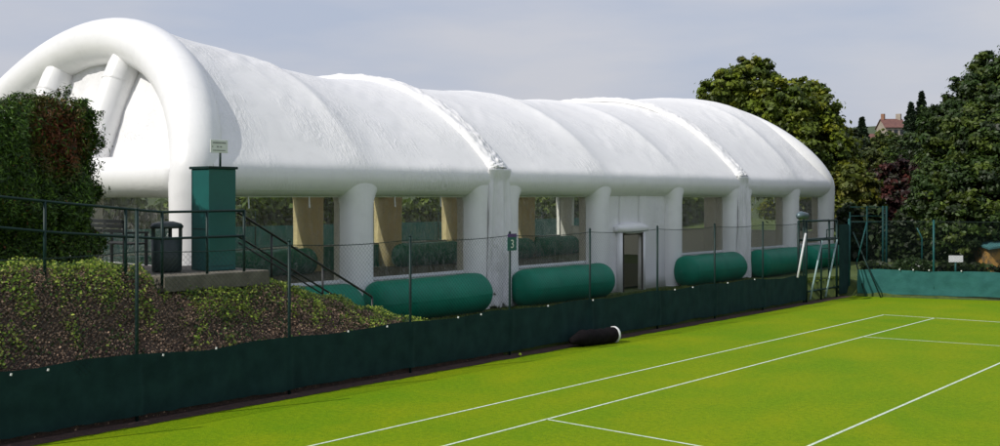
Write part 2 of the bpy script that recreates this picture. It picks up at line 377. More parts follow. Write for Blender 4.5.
def window(x,a,b,side,z0=1.42,sag=False):
    # pane on the wall plane with a welded fabric border
    a+=.40; b-=.40
    mb=MB()
    for (p,q) in (((a,z0-.03),(b,z0+.05)),((a,3.56),(b,3.66)),((a,z0+.05),(a+.07,3.56)),((b-.07,z0+.05),(b,3.56))):
        mb.box((x-.02,p[0],p[1]),(x+.02,q[0],q[1]))
    fr=mb.build('window_frame',M['white_paint'],hall)
    def g(u,v):
        y=a+.05+(b-a-.1)*u; z=z0+.03+(3.58-z0-.03)*v
        return (x+.03*noise.noise(Vector((y*1.5+z*1.5,z*1.0,x)))*math.sin(PI*u)*math.sin(PI*v),y,z)
    mb=MB(); mb.grid(g,30,20); mb.build('window_pane',M['pvc'],fr,True)
    mb=MB(); mb.grid(lambda u,v:(x-.03*side+.0,a-.2+(b-a+.4)*u,.3+(z0-.02-.3)*v),4,4); mb.build('lower_wall',M['flap' if side>0 else 'roll'],hall,True)
def roll(x,a,b,r=.56,z=.88):
    def fn(u,v):
        t=u; L_=b-a; yy=a+L_*t; e=min(yy-a,b-yy); k=min(e/.42,1); q=(1-(1-k)**2.6)**.5
        an=2*PI*v; sagz=.02*noise.noise(Vector((yy*.8,x,2)))
        rr=r*max(q,.02)*(1+.05*noise.noise(Vector((yy*1.1,an*.8,x)))-.02*math.exp(-((yy*.9)%1-.5)**2*160)+.012*noise.noise(Vector((yy*6,an*2,x))))
        return (x+rr*math.cos(an)*1.02,yy,z+rr*math.sin(an)+sagz)
    us=[0,.008,.02,.04,.06,.085,.11]+[.11+.78*i/24 for i in range(1,25)]+[.915,.94,.96,.98,.992,1]
    mb=MB(); n=len(us)-1; mb.grid(lambda u,v:fn(us[round(u*n)],v),n,36); mb.build('green_roll',M['roll'],hall,True)
for i,(a,b) in enumerate(BAYS):
    for x,s in ((XN,1),(XF,-1)):
        if i==0 and s==-1:
            xe=XN-.06-2*HN; beam(xe,a,b,XF)
            mb=MB(); mb.grid(lambda u,v:(xe+(XF-xe)*u,a+(b-a)*u,.3+1.1*v),4,2); mb.build('lower_wall',M['flap'],hall,True)
            continue
        beam(x,a,b)
        if i==3 and s==1: continue
        window(x,a,b,s)
for a,b in ((-6.2,-2.55),(-2.15,2.15),(3.6,8.05),(12.75,16.95),(18.35,22.4),(22.95,26.3)):
    roll(-13.12,a,b)
    if a>-5: roll(2*XC+13.12+1.7,a,b)
# gable walls: two clear bays each side of the middle struts
for y,sg in ((Y0,1),(Y1,-1)):
    c_,h_=arch_geo(sg)
    for (a,b) in ((c_+h_-.3,c_+2.15),(c_+1.45,c_-1.55),(c_-2.25,c_-4.65),(c_-5.35,c_-h_+.3)):
        lo,hi=min(a,b),max(a,b)
        mb=MB(); mb.box((lo,y-.02,1.9),(hi,y+.02,1.97)); mb.box((lo,y-.02,3.56),(hi,y+.02,3.66)); mb.box((lo,y-.02,1.97),(lo+.06,y+.02,3.56)); mb.box((hi-.06,y-.02,1.97),(hi,y+.02,3.56)); fr=mb.build('window_frame',M['white_paint'],hall)
        mb=MB(); mb.grid(lambda u,v:(lo+(hi-lo)*u,y+.04*noise.noise(Vector((u*8+v*4,v*3,lo))),1.95+1.63*v),26,16); mb.build('window_pane',M['pvc'],fr,True)
        mb=MB(); mb.grid(lambda u,v:(lo+(hi-lo)*u,y+.03*sg,.3+1.6*v),4,4); mb.build('lower_wall',M['flap'],hall,True)
# entrance bay: solid fabric panel with door opening and padded hood
da,db,dt=9.78,10.98,2.26
mb=MB()
def pan(y0,y1,z0,z1,n=8):
    mb.grid(lambda u,v:(XN+.12+.03*noise.noise(Vector((u*(y1-y0)+y0,(v*(z1-z0)+z0)*1.2,4))),y0+(y1-y0)*u,z0+(z1-z0)*v),n,n)
pan(8.8,da,.3,3.9); pan(db,12.8,.3,3.9); pan(da,db,dt,3.9)
mb.build('door_bay_wall',M['flap'],hall,True,solid=.06)
for yy in (da-.1,db+.1):
    mb=MB(); mb.tube([(XN+.2,yy,.3),(XN+.2,yy,dt+.1)],.12,16); mb.build('door_jamb',M['tube'],hall,True)
P=[(XN+.22,da-.35+(db-da+.7)*i/12,dt+.22) for i in range(13)]
mb=MB(); mb.tube(P,[.05+.16*math.sin(PI*min(max(i/12,.04),.96))**.5 for i in range(13)],18); mb.build('door_hood',M['tube'],hall,True)
mb=MB(); mb.box((XN+.27,da,dt),(XN+.31,db,dt+.07)); mb.box((XN+.27,da,.33),(XN+.31,da+.04,dt)); mb.box((XN+.27,db-.05,.33),(XN+.31,db,dt)); mb.build('door_frame',M['bark'],hall)
# laced flaps over the module joints
for q in (3.2,18.0):
    for side in (1,):
        def flap(u,v):
            a=.02+(PI*.62)*u; z=rz(a,q)
            yy=(v-.5)*(.78+.06*noise.noise(Vector((u*14,q,v>.5))))
            cr=.05*noise.noise(Vector((u*16+yy*3,yy*7,q)))+.07*abs(noise.noise(Vector((u*26-yy*3,yy*11,q+3))))-.02
            b=-.02+(.19+cr)*(1-abs(2*v-1)**5)
            nx,nz=math.cos(a),math.sin(a)*1.1+.2; l=math.hypot(nx,nz)
            return (XC+HW*math.cos(a)+nx/l*b,q+yy-.05,z+nz/l*b)
        mb=MB(); mb.grid(flap,260,20); mb.build('lacing_flap',M['flap'],hall,True,solid=.02)
        def drop(u,v):
            z=4.40-(4.40-.34)*u; wd=1.0+.25*u if q<10 else .85+.45*u
            if u>.9: z+=.22*noise.noise(Vector((v*9,q,1)))
            yy=(v-.5)*wd; fold=.17*math.sin(v*15+u*2.5)*(.4+.6*u)*(.5+noise.noise(Vector((v*3,u*2,q))))+.04*noise.noise(Vector((v*11,u*5,q)))
            bul=.3*(1-abs(2*v-1)**2.5)*0+.02
            return (XN+.50+.05*math.sin(PI*u)+fold*sst(0,.15,u)+.05*(1-sst(0,.1,u))-.10*abs(2*v-1)**3,q+yy,z)
        mb=MB(); mb.grid(drop,70,30); mb.build('joint_cover',M['flap'],hall,True,solid=.015)
# beam over the module joint piers
for a,b in ((2.6,3.8),(17.6,18.42)):
    for x in (XN,XF): beam(x,a,b)
# tie cords hanging inside window heads
for i,(a,b) in enumerate(BAYS):
    if i in (0,1,5):
        for t in (.3,.68):
            y=a+(b-a)*t; mb=MB(); mb.tube([(XN+.06,y,3.6),(XN+.07,y+.01,3.3)],.018,6); mb.build('tie_strap',M['white_paint'],hall)
tag(MB().grid(lambda u,v:(XF+.3+(XN-XF-.6)*u,Y0+.3+(Y1-Y0-.6)*v,.39),2,2).build('indoor_floor',M['court_floor']),kind='structure')

# ------------------------------------------------------------------ fence along the court
fence=empty('chain_link_fence',(FX,3,0),'long dark green chain-link fence with low windbreak screen along the lawn court','fence')
fy=[-13.9,-10.9,-7.92,-4.9,-1.8,1.25,4.33,7.42,10.45,13.4]
for i,y in enumerate(fy):
    top=3.36 if i<2 else 2.76
    mb=MB(); mb.tube([(FX,y,-.05),(FX,y,top)],.028,10); mb.tube([(FX,y,top),(FX,y,top+.04)],[.034,.01],10)
    mb.build('post',M['green_metal'],fence,True)
def chain(mb,p0,p1,z0,z1,pitch=.09,r=.0017):
    p0=Vector((*p0,0)); p1=Vector((*p1,0)); Lr=(p1-p0).length; d=(p1-p0)/Lr; h=z1-z0; n=int((Lr+h)/pitch)
    for sgn in (1,-1):
        for k in range(n+1):
            s0=-h+k*pitch; a0=max(s0,0); a1=min(s0+h,Lr)
            if a1<=a0: continue
            za=z0+(a0-s0); zb=z0+(a1-s0)
            if sgn<0: za,zb=z1-(a0-s0),z1-(a1-s0)
            A=p0+d*a0+Vector((0,0,za)); B=p0+d*a1+Vector((0,0,zb)); mb.tube([A,B],r,3,False)
mb=MB(); chain(mb,(FX+.03,-13.9),(FX+.03,13.4),.85,2.68); mb.build('chain_link',M['wire'],fence)
mb=MB()
P=[]
for i in range(len(fy)-1):
    for t in np.linspace(0,1,8)[:-1]: P.append((FX+.02,fy[i]+(fy[i+1]-fy[i])*t,2.70-.05*math.sin(PI*t)))
P.append((FX+.02,fy[-1],2.70)); mb.tube(P,.008,6)
mb.build('top_wire',M['wire'],fence)
def scr(u,v):
    y=-19+(13.45+19)*u; zt=1.03+.025*math.sin(y*2.1)+.02*noise.noise(Vector((y*1.3,0,0)))-.1*sst(8,13,y)+.06*sst(-9,-13,y)
    zb=.10+.05*noise.noise(Vector((y*.9,4,0)))+.02*noise.noise(Vector((y*5,4,0)))
    z=zb+(zt-zb)*v
    return (FX+.045+.035*noise.noise(Vector((y*1.4,z*.9,0)))+.02*noise.noise(Vector((y*5,z*2,0)))+.03*max(math.exp(-((y-q)/.06)**2) for q in fy),y,z)
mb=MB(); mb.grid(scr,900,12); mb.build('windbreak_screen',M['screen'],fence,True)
for px in (8,45,160,213,345,384,455,478,545,590,672,690,725,752):
    mb=MB(); y=on(px,340,'x',FX)[1]; mb.tube([(FX+.09,y,1.0),(FX+.09,y+.01,1.035)],.017,6); mb.build('white_tie',M['white_paint'],fence)
# number plate on the fourth full post
pl=empty('court_number_plate',(FX+.05,-1.8,2.5),'small green plate with white number 3 on a chain-link fence post','sign')
mb=MB(); mb.box((FX+.04,-1.93,2.36),(FX+.055,-1.63,2.66)); mb.build('plate',M['cabinet'],pl)
mb=MB(); mb.box((FX+.05,-1.93,2.661),(FX+.058,-1.63,2.74)); mb.build('plate_top',M['purple'],pl)
def text(s,size,loc,rot,m,parent,name='lettering',ext=.002):
    c=bpy.data.curves.new(name,'FONT'); c.body=s; c.size=size; c.extrude=ext; c.align_x='CENTER'; c.align_y='CENTER'
    o=bpy.data.objects.new(name,c); COL.objects.link(o); c.materials.append(m)
    me=None
    bpy.context.view_layer.update(); dg=bpy.context.evaluated_depsgraph_get(); me=bpy.data.meshes.new_from_object(o.evaluated_get(dg))
    bpy.data.objects.remove(o); q=bpy.data.objects.new(name,me); COL.objects.link(q)
    if not me.materials: me.materials.append(m)
    q.parent=parent; q.location=Vector(loc)-parent.location; q.rotation_euler=rot; return q
text('3',.27,(FX+.06,-1.78,2.5),(PI/2,0,PI/2),M['white_paint'],pl)
# umpire's high chair standing in the gap at the end of the fence
uc=empty('umpire_chair',(FX-.35,14.9,0),'tall green umpire chair with pale ladder rails at the far end of the fence','umpire chair')
for x,y,t in ((FX,13.6,2.74),(FX,16.1,2.74),(FX-.28,13.6,2.74),(FX-.28,16.1,2.74),(FX,14.8,2.1)):
    mb=MB(); mb.tube([(x,y,-.05 if x>FX-.1 else .3),(x,y,t)],.04 if t>2.5 else .03,12); mb.build('leg',M['green_metal'],uc,True)
for x in (FX,FX-.28):
    for z,nm in ((2.74,'top_rail'),(2.08,'platform_rail'),(.36,'foot_rail')):
        mb=MB(); mb.tube([(x,13.6,z),(x,16.1,z)],.032,10); mb.build(nm,M['green_metal'],uc,True)
mb=MB()
for k in range(6): mb.box((FX-.275+k*.046,13.65,2.115),(FX-.24+k*.046,16.05,2.135))
mb.build('seat',M['green_metal'],uc)
for y0,y1 in ((13.75,14.75),(15.0,16.0)):
    mb=MB(); mb.tube([(FX+.07,y0,.1),(FX+.05,y1,2.05)],.032,8); mb.build('ladder_rail',M['pale'],uc,True)
for k in range(5):
    t=.14+k*.18; z=.1+1.95*t; mb=MB(); mb.tube([(FX+.06,13.75+t,z),(FX+.06,15.0+t,z)],.011,6); mb.build('rung',M['green_metal'],uc,True)
mb=MB(); mb.tube([(FX,15.25,2.12),(FX,15.25,2.42),(FX,15.95,2.45)],.02,8); mb.build('armrest',M['green_metal'],uc,True)
mb=MB(); mb.grid(lambda u,v:(FX+.01*noise.noise(Vector((u*5,v*5,0))),16.3+.9*u,.08+2.5*v),8,8)
mb.build('netting_panel',M['screen'],fence,True)
mb=MB(); mb.tube([(FX,17.2,-.05),(FX,17.2,2.78)],.04,12); mb.build('post',M['teal_metal'],fence,True)
pole=MB(); pole.tube([(FX+.1,12.72,.9),(FX+.06,13.42,2.34)],.035,10)
tag(pole.build('leaning_pole',M['white_paint'],smooth=True),'white pole leaning against the end post beside the umpire chair','pole')
fl=empty('floodlight',(FX,13.4,2.86),'small blue-grey floodlight on the fence end post beside the umpire chair','floodlight')
mb=MB(); mb.tube([(FX,12.98,2.9),(FX,13.05,2.93),(FX,13.2,2.95),(FX,13.6,2.93),(FX,13.72,2.9)],[.04,.12,.14,.11,.03],16); mb.build('housing',M['lamp'],fl,True)
mb=MB(); mb.tube([(FX,13.42,2.62),(FX,13.42,2.84)],.03,10); mb.build('bracket',M['lamp'],fl,True)
# fence behind the baseline
ef=empty('end_fence',(0,endy(0),0),'teal chain-link fence with sunlit windbreak behind the baseline','fence')
def escr(u,v):
    x=-8.4+40*u; y=endy(x); zt=.96+.02*math.sin(x*2.3)+.02*noise.noise(Vector((x*2,0,0))); zb=.10+.03*noise.noise(Vector((x,4,0))); z=zb+(zt-zb)*v
    return (x,y-.05+.05*noise.noise(Vector((x*1.1,z*1.2,0)))+.02*noise.noise(Vector((x*5,z*4,0))),z)
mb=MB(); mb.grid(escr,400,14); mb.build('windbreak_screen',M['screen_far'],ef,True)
for x in (-6.03,-3.2,-.3,2.6,5.5):
    mb=MB(); mb.tube([(x,endy(x),-.05),(x,endy(x),2.76)],.035,10); mb.build('post',M['teal_metal'],ef,True)
mb=MB(); chain(mb,(FX+.1,endy(FX+.1)),(6,endy(6)),.9,2.7); mb.build('chain_link',M['wire'],ef)
mb=MB(); mb.tube([(FX,endy(FX),2.7),(6,endy(6),2.7)],.009,6); mb.build('top_wire',M['wire'],ef)
for (a,b) in (((853,232),(881,298)),((867,222),(857,262)),((856,262),(866,297))):
    A=on(*a,'y',17.35); B=on(*b,'y',16.9); mb=MB(); mb.tube([A,B],.026,8); mb.build('brace',M['teal_metal'] if a[0]==867 else M['green_metal'],ef,True)
for px in (905,917,931,960):
    p=on(px,271,'y',18); mb=MB(); x=p[0]; mb.tube([(x,endy(x)-.1,.97),(x+.01,endy(x)-.1,1.01)],.022,6); mb.build('white_tie',M['white_paint'],ef)

# ------------------------------------------------------------------ terrace furniture
mb=MB(); mb.box((-12.4,-9.65,1.88),(-10.06,-7.41,2.16)); o=mb.build('concrete_slab',M['concrete'],bevel=.015); tag(o,kind='structure')
st=empty('garden_steps',(-11.3,-6,.3),'concrete steps going down beside the bank towards the hall','steps')
n=11
for i in range(n):
    y=-7.41+i*.3; z=2.16-(i+1)*.16; mb=MB(); mb.box((-11.9,y,z-.5),(-10.75,y+.302,z)); mb.build('step',M['concrete'],st,bevel=.01)
cab=empty('utility_cabinet',(-10.87,-8.1,2.16),'tall dark green metal cabinet standing on the concrete slab','cabinet')
mb=MB(); mb.box((-11.2,-8.4,2.165),(-10.6,-7.8,4.1)); mb.build('body',M['cabinet'],cab,bevel=.012)
mb=MB(); mb.box((-11.23,-8.43,4.1),(-10.57,-7.77,4.15)); mb.build('lid',M['green_metal'],cab,bevel=.008)
mb=MB(); mb.box((-11.17,-8.406,2.95),(-10.64,-8.401,2.965)); mb.box((-11.17,-8.406,2.22),(-11.155,-8.401,4.06)); mb.box((-10.598,-8.35,2.25),(-10.594,-7.85,2.256)); mb.build('door_gap',M['black_metal'],cab)
sg=empty('notice_sign',(-10.62,-8.16,4.15),'small white notice board on a short post above the green cabinet','sign')
mb=MB(); mb.tube([(-10.68,-8.1,4.15),(-10.68,-8.1,4.45)],.022,8); mb.build('post',M['green_metal'],sg,True)
mb=MB(); mb.box((-10.66,-8.335,4.41),(-10.64,-7.955,4.66)); mb.build('board',M['white_paint'],sg,bevel=.006)
mb=MB(); 
for zc,a,b,h in ((4.60,-8.29,-8.0,.03),(4.525,-8.30,-8.285,.03),(4.525,-8.2,-8.155,.028),(4.525,-8.13,-8.09,.028),(4.455,-8.29,-8.01,.02)):
    y=a
    while y<b:
        wv=random.uniform(.008,.02); mb.box((-10.639,y,zc-h/2),(-10.637,min(y+wv,b),zc+h/2)); y+=wv+.006
mb.build('lettering',M['print'],sg)
# litter bin
bn=empty('litter_bin',(-11.15,-8.9,2.16),'dark litter bin with open hooded top left of the green cabinet','litter bin')
def ring(r0,z): return [(-11.1+r0*math.cos(2*PI*k/20),-8.98+r0*math.sin(2*PI*k/20),z) for k in range(20)]
bx,by=-11.1,-8.98
mb=MB(); mb.tube([(bx,by,2.17),(bx,by,2.2),(bx,by,2.80)],[.25,.27,.28],20); mb.build('body',M['grey_bin'],bn,True)
for k in range(4):
    mb=MB(); a=PI/4+k*PI/2; mb.tube([(bx+.25*math.cos(a),by+.25*math.sin(a),2.79),(bx+.25*math.cos(a),by+.25*math.sin(a),3.0)],.035,8); mb.build('hood_support',M['grey_bin'],bn)
mb=MB(); mb.tube([(bx,by,2.98),(bx,by,3.02),(bx,by,3.07),(bx,by,3.11)],[.29,.30,.26,.12],20); mb.build('hood',M['grey_bin'],bn,True)
# bench
be=empty('bench',(-13.2,-9.0,2.2),'black slatted bench in front of the hall gable behind the railing','bench')
bx0,bx1,byc=-14.5,-12.95,-8.5
mb=MB()
for k in range(5): mb.box((bx0,byc-.28+k*.1,2.6),(bx1,byc-.2+k*.1,2.63))
mb.build('seat',M['black_metal'],be)
mb=MB()
for k in range(4): mb.box((bx0,byc-.32-.02*k,2.74+k*.1),(bx1,byc-.29-.02*k,2.81+k*.1))
mb.build('backrest',M['black_metal'],be)
for x in (bx0+.05,bx1-.1):
    for dy in (-.3,.18):
        mb=MB(); mb.box((x,byc+dy,2.16),(x+.05,byc+dy+.05,3.1 if dy<0 else 2.82)); mb.build('leg',M['black_metal'],be)
    mb=MB(); mb.box((x,byc-.3,2.82),(x+.05,byc+.25,2.86)); mb.build('armrest',M['black_metal'],be)
# railing: sloping front run, level run past the cabinet, then down the steps
ra=empty('handrail',(-10.1,-10,2.2),'green tubular handrail along the terrace edge and down the steps','railing')
rx=-10.12
top=[(rx,-14.5,3.72),(rx,-12.46,3.57),(rx,-11.51,3.47),(rx,-9.66,3.3),(rx,-7.95,3.31)]
low=[(rx,-14.5,3.22),(rx,-12.46,3.09),(rx,-11.5,2.98),(rx,-9.66,2.83),(rx,-7.95,2.83)]
for P,nm in ((top,'top_rail'),(low,'lower_rail')):
    mb=MB(); mb.tube(P,.024,10); mb.build(nm,M['green_metal'],ra,True)
for y,zt in ((-13.4,3.64),(-11.75,3.5),(-10.35,3.35),(-9.66,3.32),(-8.75,3.3),(-7.95,3.33)):
    mb=MB(); mb.tube([(rx,y,2.0),(rx,y,zt)],.026,10); mb.build('post',M['green_metal'],ra,True)
P=[(rx,-7.95,3.3),(-10.65,-7.75,3.28),(-10.7,-4.22,1.37)]
mb=MB(); mb.tube(P,.024,10); mb.build('stair_rail',M['black_metal'],ra,True)
P=[(rx,-7.95,2.83),(-10.65,-7.75,2.82),(-10.7,-4.3,.93)]
mb=MB(); mb.tube(P,.02,10); mb.build('stair_rail',M['black_metal'],ra,True)
P=[(-10.66,-7.7,2.68),(-10.7,-5.0,1.2)]
mb=MB(); mb.tube(P,.016,10); mb.build('stair_rail',M['black_metal'],ra,True)
for y in (-6.9,-5.6,-4.22):
    t=(y+7.75)/(7.75-4.22); zt=3.28+(1.37-3.28)*t; mb=MB(); mb.tube([(-10.69,y,zt-1.1),(-10.69,y,zt)],.022,8); mb.build('post',M['black_metal'],ra,True)

# ------------------------------------------------------------------ things on the lawn
rc=empty('rolled_cover',(-8.2,.75,0),'black rolled court cover with a white ring end lying at the foot of the fence','court cover')
A=Vector((-8.42,.0,.19)); B=Vector((-8.2,1.45,.19)); d=(B-A).normalized(); P=[];rr=[]
for i in range(25):
    t=i/24; P.append(A+(B-A)*t+Vector((.01*math.sin(t*9),0,.012*math.sin(t*7)-.03*(1-sst(0,.2,t))))); rr.append((.19+.012*math.sin(t*30))*(.35+.65*sst(-.05,.28,t)))
mb=MB(); mb.tube(P,rr,22); mb.build('cover_roll',M['black_vinyl'],rc,True)
mb=MB(); mb.tube([B-d*.02,B+d*.03,B+d*.06],[.205,.205,.185],24); mb.build('end_ring',M['white_paint'],rc,True)
mb=MB(); mb.tube([B+d*.055,B+d*.065],[.14,.14],20); mb.build('end_core',M['black_vinyl'],rc,True)
b_=MB(); b_.tube([(-8.52,-1.75,.005),(-8.52,-1.75,.02),(-8.52,-1.75,.04),(-8.52,-1.75,.06),(-8.52,-1.75,.075)],[.012,.032,.037,.03,.01],12)
tag(b_.build('tennis_ball',M['yellow'],smooth=True),'yellow tennis ball against the foot of the windbreak','tennis ball')

# ------------------------------------------------------------------ foliage
def leaf_mesh(name,cen,nrm,size,tint,m,parent=None,loc=(0,0,0),aspect=1.5):
    """many separate four-sided leaves"""
    n=len(cen); r=RNG.normal(size=(n,3)); u=np.cross(nrm,r); u/=np.linalg.norm(u,axis=1,keepdims=True)+1e-9
    v=np.cross(nrm,u); v/=np.linalg.norm(v,axis=1,keepdims=True)+1e-9
    s=size[:,None]; V=np.empty((n,4,3)); V[:,0]=cen-u*s*aspect*.5; V[:,1]=cen+v*s*.42+nrm*s*.12; V[:,2]=cen+u*s*aspect*.5; V[:,3]=cen-v*s*.42+nrm*s*.12
    V=(V-np.array(loc)).reshape(-1,3)
    me=bpy.data.meshes.new(name); me.vertices.add(4*n); me.vertices.foreach_set('co',V.ravel())
    me.loops.add(4*n); me.loops.foreach_set('vertex_index',np.arange(4*n,dtype=np.int32)); me.polygons.add(n); me.polygons.foreach_set('loop_start',np.arange(0,4*n,4,dtype=np.int32))
    me.update(calc_edges=True)
    a=me.color_attributes.new('tint','FLOAT_COLOR','POINT'); c=np.ones((n,4,4)); c[:,:,:3]=tint[:,None,:]; a.data.foreach_set('color',c.ravel())
    me.materials.append(m); o=bpy.data.objects.new(name,me); COL.objects.link(o)
    if parent: o.parent=parent
    return o
def unit(n): 
    v=RNG.normal(size=(n,3)); return v/np.linalg.norm(v,axis=1,keepdims=True)
def tints(n,cols,var=.25):
    c=np.array(cols)[RNG.integers(len(cols),size=n)]; return np.clip(c*(1+var*RNG.normal(size=(n,1))),.002,.9)
def tree(name,label,cat,bxy,bz,clumps,nleaf,ls,cols,trunk=.3,group=None,m='leaf',shell=.55,sub=None,limbs=True):
    """tapered trunk, limbs to each crown mass, crown of leaf sprays around twig ends"""
    root=empty(name,(bxy[0],bxy[1],bz),label,cat,group)
    C=np.array([c[:3] for c in clumps]); R=np.array([c[3:6] if len(c)>4 else (c[3],)*3 for c in clumps],float)
    vol=np.prod(R,axis=1)**(2/3); cnt=(nleaf*vol/vol.sum()).astype(int)
    cs=[];ns=[];ts=[];tw=[]
    for k in range(len(C)):
        nsub=max(8,int((sub or 60)*vol[k]/vol.mean())); d=unit(nsub); rad=shell+(1-shell)*RNG.random(nsub)**.6
        rad*=1+.10*np.clip(RNG.normal(size=nsub),-2,1.1)
        sc=C[k]+d*rad[:,None]*R[k]; sr=R[k].mean()*(.10+.14*RNG.random(nsub))
        per=np.maximum(cnt[k]//nsub,1); idx=np.repeat(np.arange(nsub),per); nn=len(idx)
        off=unit(nn)*(RNG.random((nn,1))**.45); off*=np.where(RNG.random((nn,1))<.16,1.9,1.); off[:,2]*=.6
        cs.append(sc[idx]+off*sr[idx][:,None]); nr=off*.6+d[idx]*.5+np.array([0,0,.5])+.5*RNG.normal(size=(nn,3)); ns.append(nr/np.linalg.norm(nr,axis=1,keepdims=True))
        bc=tints(nsub,cols,.18); ts.append(np.clip(bc[idx]*(1+.2*RNG.normal(size=(nn,1))),.002,.9)); tw.append((C[k],sc[:12]))
    cs=np.concatenate(cs); ns=np.concatenate(ns); ts=np.concatenate(ts); sz=ls*(.7+.6*RNG.random(len(cs)))
    cr=leaf_mesh('crown',cs,ns,sz,ts,M[m],root,root.location)
    mb=MB(); top=C[:,2].max(); x,y=bxy; cen=C.mean(axis=0)
    P=[(x,y,bz-.3),(x+.05,y,bz+.3),(x+(cen[0]-x)*.4,y+(cen[1]-y)*.4,bz+(cen[2]-bz)*.6),(cen[0],cen[1],cen[2]+(top-cen[2])*.4)]
    mb.tube(P,[trunk*1.3,trunk,trunk*.7,trunk*.25],10)
    if limbs:
        for c,sub_ in tw:
            s=Vector(P[2]); e=Vector(c); mb.tube([s,s.lerp(e,.5)+Vector((0,0,-.2)),e],[trunk*.4,trunk*.28,trunk*.12],6)
            for q in sub_: mb.tube([e,e.lerp(Vector(q),.9)],[trunk*.1,trunk*.03],4,False)
    mb.build('trunk',M['bark'],root,True)
    return root
def cl(px,py,rp,fw,sq=1.):
    x,y=at(px,fw); r=rp/F*fw; return (x,y,zz(py,fw),r,r,r*sq)
def gz(x,y): return H(x,y)
# big chestnut behind the far end of the hall
x,y=at(800,64)
tree('chestnut_tree','broad yellow-green chestnut tree rising behind the far end of the white hall','tree',(x,y),gz(x,y),
 [cl(745,105,34,64),cl(722,92,22,63),cl(752,80,22,65),cl(785,112,32,62),cl(815,114,25,63),cl(803,98,21,66),cl(770,140,40,64),cl(812,152,38,62),cl(829,136,21,64),cl(842,168,22,62),cl(855,190,22,61),cl(800,190,40,63)],
 140000,.19,[(.135,.175,.012),(.10,.14,.012),(.18,.20,.014),(.06,.095,.01)],.4,sub=140)
x,y=at(1010,46)
tree('dark_tree','tall dense dark green tree at the right edge beyond the end fence','tree',(x,y),gz(x,y),
 [cl(1015,95,46,46),cl(975,100,30,46),cl(955,130,34,45),cl(990,145,42,44),cl(950,170,34,45),cl(985,195,44,43),cl(1040,150,55,46),cl(935,200,28,44),cl(960,225,32,43),cl(1010,235,40,43),cl(990,72,20,46),cl(1030,60,28,47)],
 220000,.125,[(.042,.075,.010),(.028,.056,.009),(.068,.10,.012),(.028,.052,.014)],.35,sub=170)
x,y=at(895,58)
tree('copper_tree','dark purple copper-leaved tree between the chestnut and the dark tree','tree',(x,y),gz(x,y),
 [cl(892,185,24,58),cl(880,205,20,57),cl(912,180,24,58),cl(905,212,24,57),cl(930,200,20,58),cl(885,232,22,56)],30000,.18,[(.04,.016,.014),(.03,.012,.012),(.075,.02,.015),(.03,.03,.012)],.25,sub=70)
x,y=at(858,52)
tree('yellow_green_bush','yellow-green leafy bush beside the far corner of the hall','bush',(x,y),gz(x,y),
 [cl(848,182,17,52),cl(862,190,17,52),cl(855,208,18,52),cl(846,228,14,52),cl(872,205,12,52)],12000,.24,[(.16,.16,.02),(.10,.12,.015),(.07,.09,.012)],.12,sub=60)
for i,(px,py,rp,fw,lab,cols) in enumerate([
 (905,150,24,90,'mid green round tree below the hillside house',[(.05,.085,.015),(.035,.06,.012)]),
 (870,160,20,88,'olive tree just left of the purple tree',[(.09,.11,.02),(.05,.07,.015)]),
 (935,140,26,85,'dark green tree right of the twin conifers',[(.03,.055,.012),(.02,.04,.01)]),
 (855,140,16,120,'small far green tree above the hall end',[(.05,.07,.025),(.035,.055,.02)]),
 (885,138,14,130,'yellow-green tree directly under the hillside house',[(.11,.14,.02),(.06,.09,.02)]),
 (925,120,16,105,'dark broad tree at the foot of the tallest conifer',[(.025,.045,.012),(.02,.035,.01)]),
 (845,215,26,75,'shaded dark green tree low behind the gate corner',[(.02,.035,.01),(.03,.05,.012)]),
 (870,235,22,66,'dark undergrowth tree behind the tall steel frame',[(.02,.035,.01),(.015,.03,.008)]),
 (915,240,24,64,'dark shrubby tree above the white flowers',[(.022,.045,.01),(.015,.03,.008)]),
 (945,150,30,80,'bushy green tree touching the tall dark tree',[(.035,.065,.012),(.025,.05,.01)]),
 (880,165,16,110,'pale green tree beneath the red roofs',[(.07,.10,.025),(.05,.08,.02)]),
 (897,165,18,78,'small round tree over the copper tree',[(.05,.085,.015),(.035,.06,.012)])]):
    x,y=at(px,fw); r=rp/F*fw; g=gz(x,y)
    cc=[cl(px,py,rp*.7,fw),cl(px-rp*.5,py+rp*.4,rp*.6,fw),cl(px+rp*.5,py+rp*.45,rp*.6,fw),cl(px,py+rp*1.0,rp*.8,fw),cl(px+rp*.2,py+rp*1.7,rp*.8,fw)]
    tree('hillside_tree',lab,'tree',(x,y),g,cc,9000,.012*fw**.75*.62,cols,.2,'trees beyond the courts',sub=50)
def conifer(px,pytop,fw,h,wd,label,cols=((.02,.04,.02),(.03,.05,.02))):
    x,y=at(px,fw); zt=zz(pytop,fw); root=empty('conifer_tree',(x,y,zt-h),label,'tree','conifers on the hillside')
    n=7000; t=RNG.random(n)**.7; lay=np.floor(t*14)/14; a=RNG.random(n)*2*PI; frac=(t*14)%1
    rad=wd*(t*.9+.03)*(.3+.9*frac)*RNG.random(n)**.5*(1+.25*np.sin(a*3+lay*20))
    P=np.stack([x+rad*np.cos(a),y+rad*np.sin(a),zt-t*h*.95-rad*.15],1); nr=unit(n)*.6+np.array([0,0,.7]); nr/=np.linalg.norm(nr,axis=1,keepdims=True)
    leaf_mesh('crown',P,nr,np.full(n,.004*fw),tints(n,cols),M['needle'],root,root.location)
    mb=MB(); mb.tube([(x,y,zt-h-2),(x,y,zt)],[.25,.03],8); mb.build('trunk',M['bark'],root,True)
conifer(921.5,92,100,8,1.7,'tall narrow dark conifer, the taller of the pair beside the hillside house')
conifer(911,103,100,7,1.8,'shorter conifer just left of the tallest one')
conifer(862,118,150,7,2.0,'small far conifer left of the hillside house on the skyline')
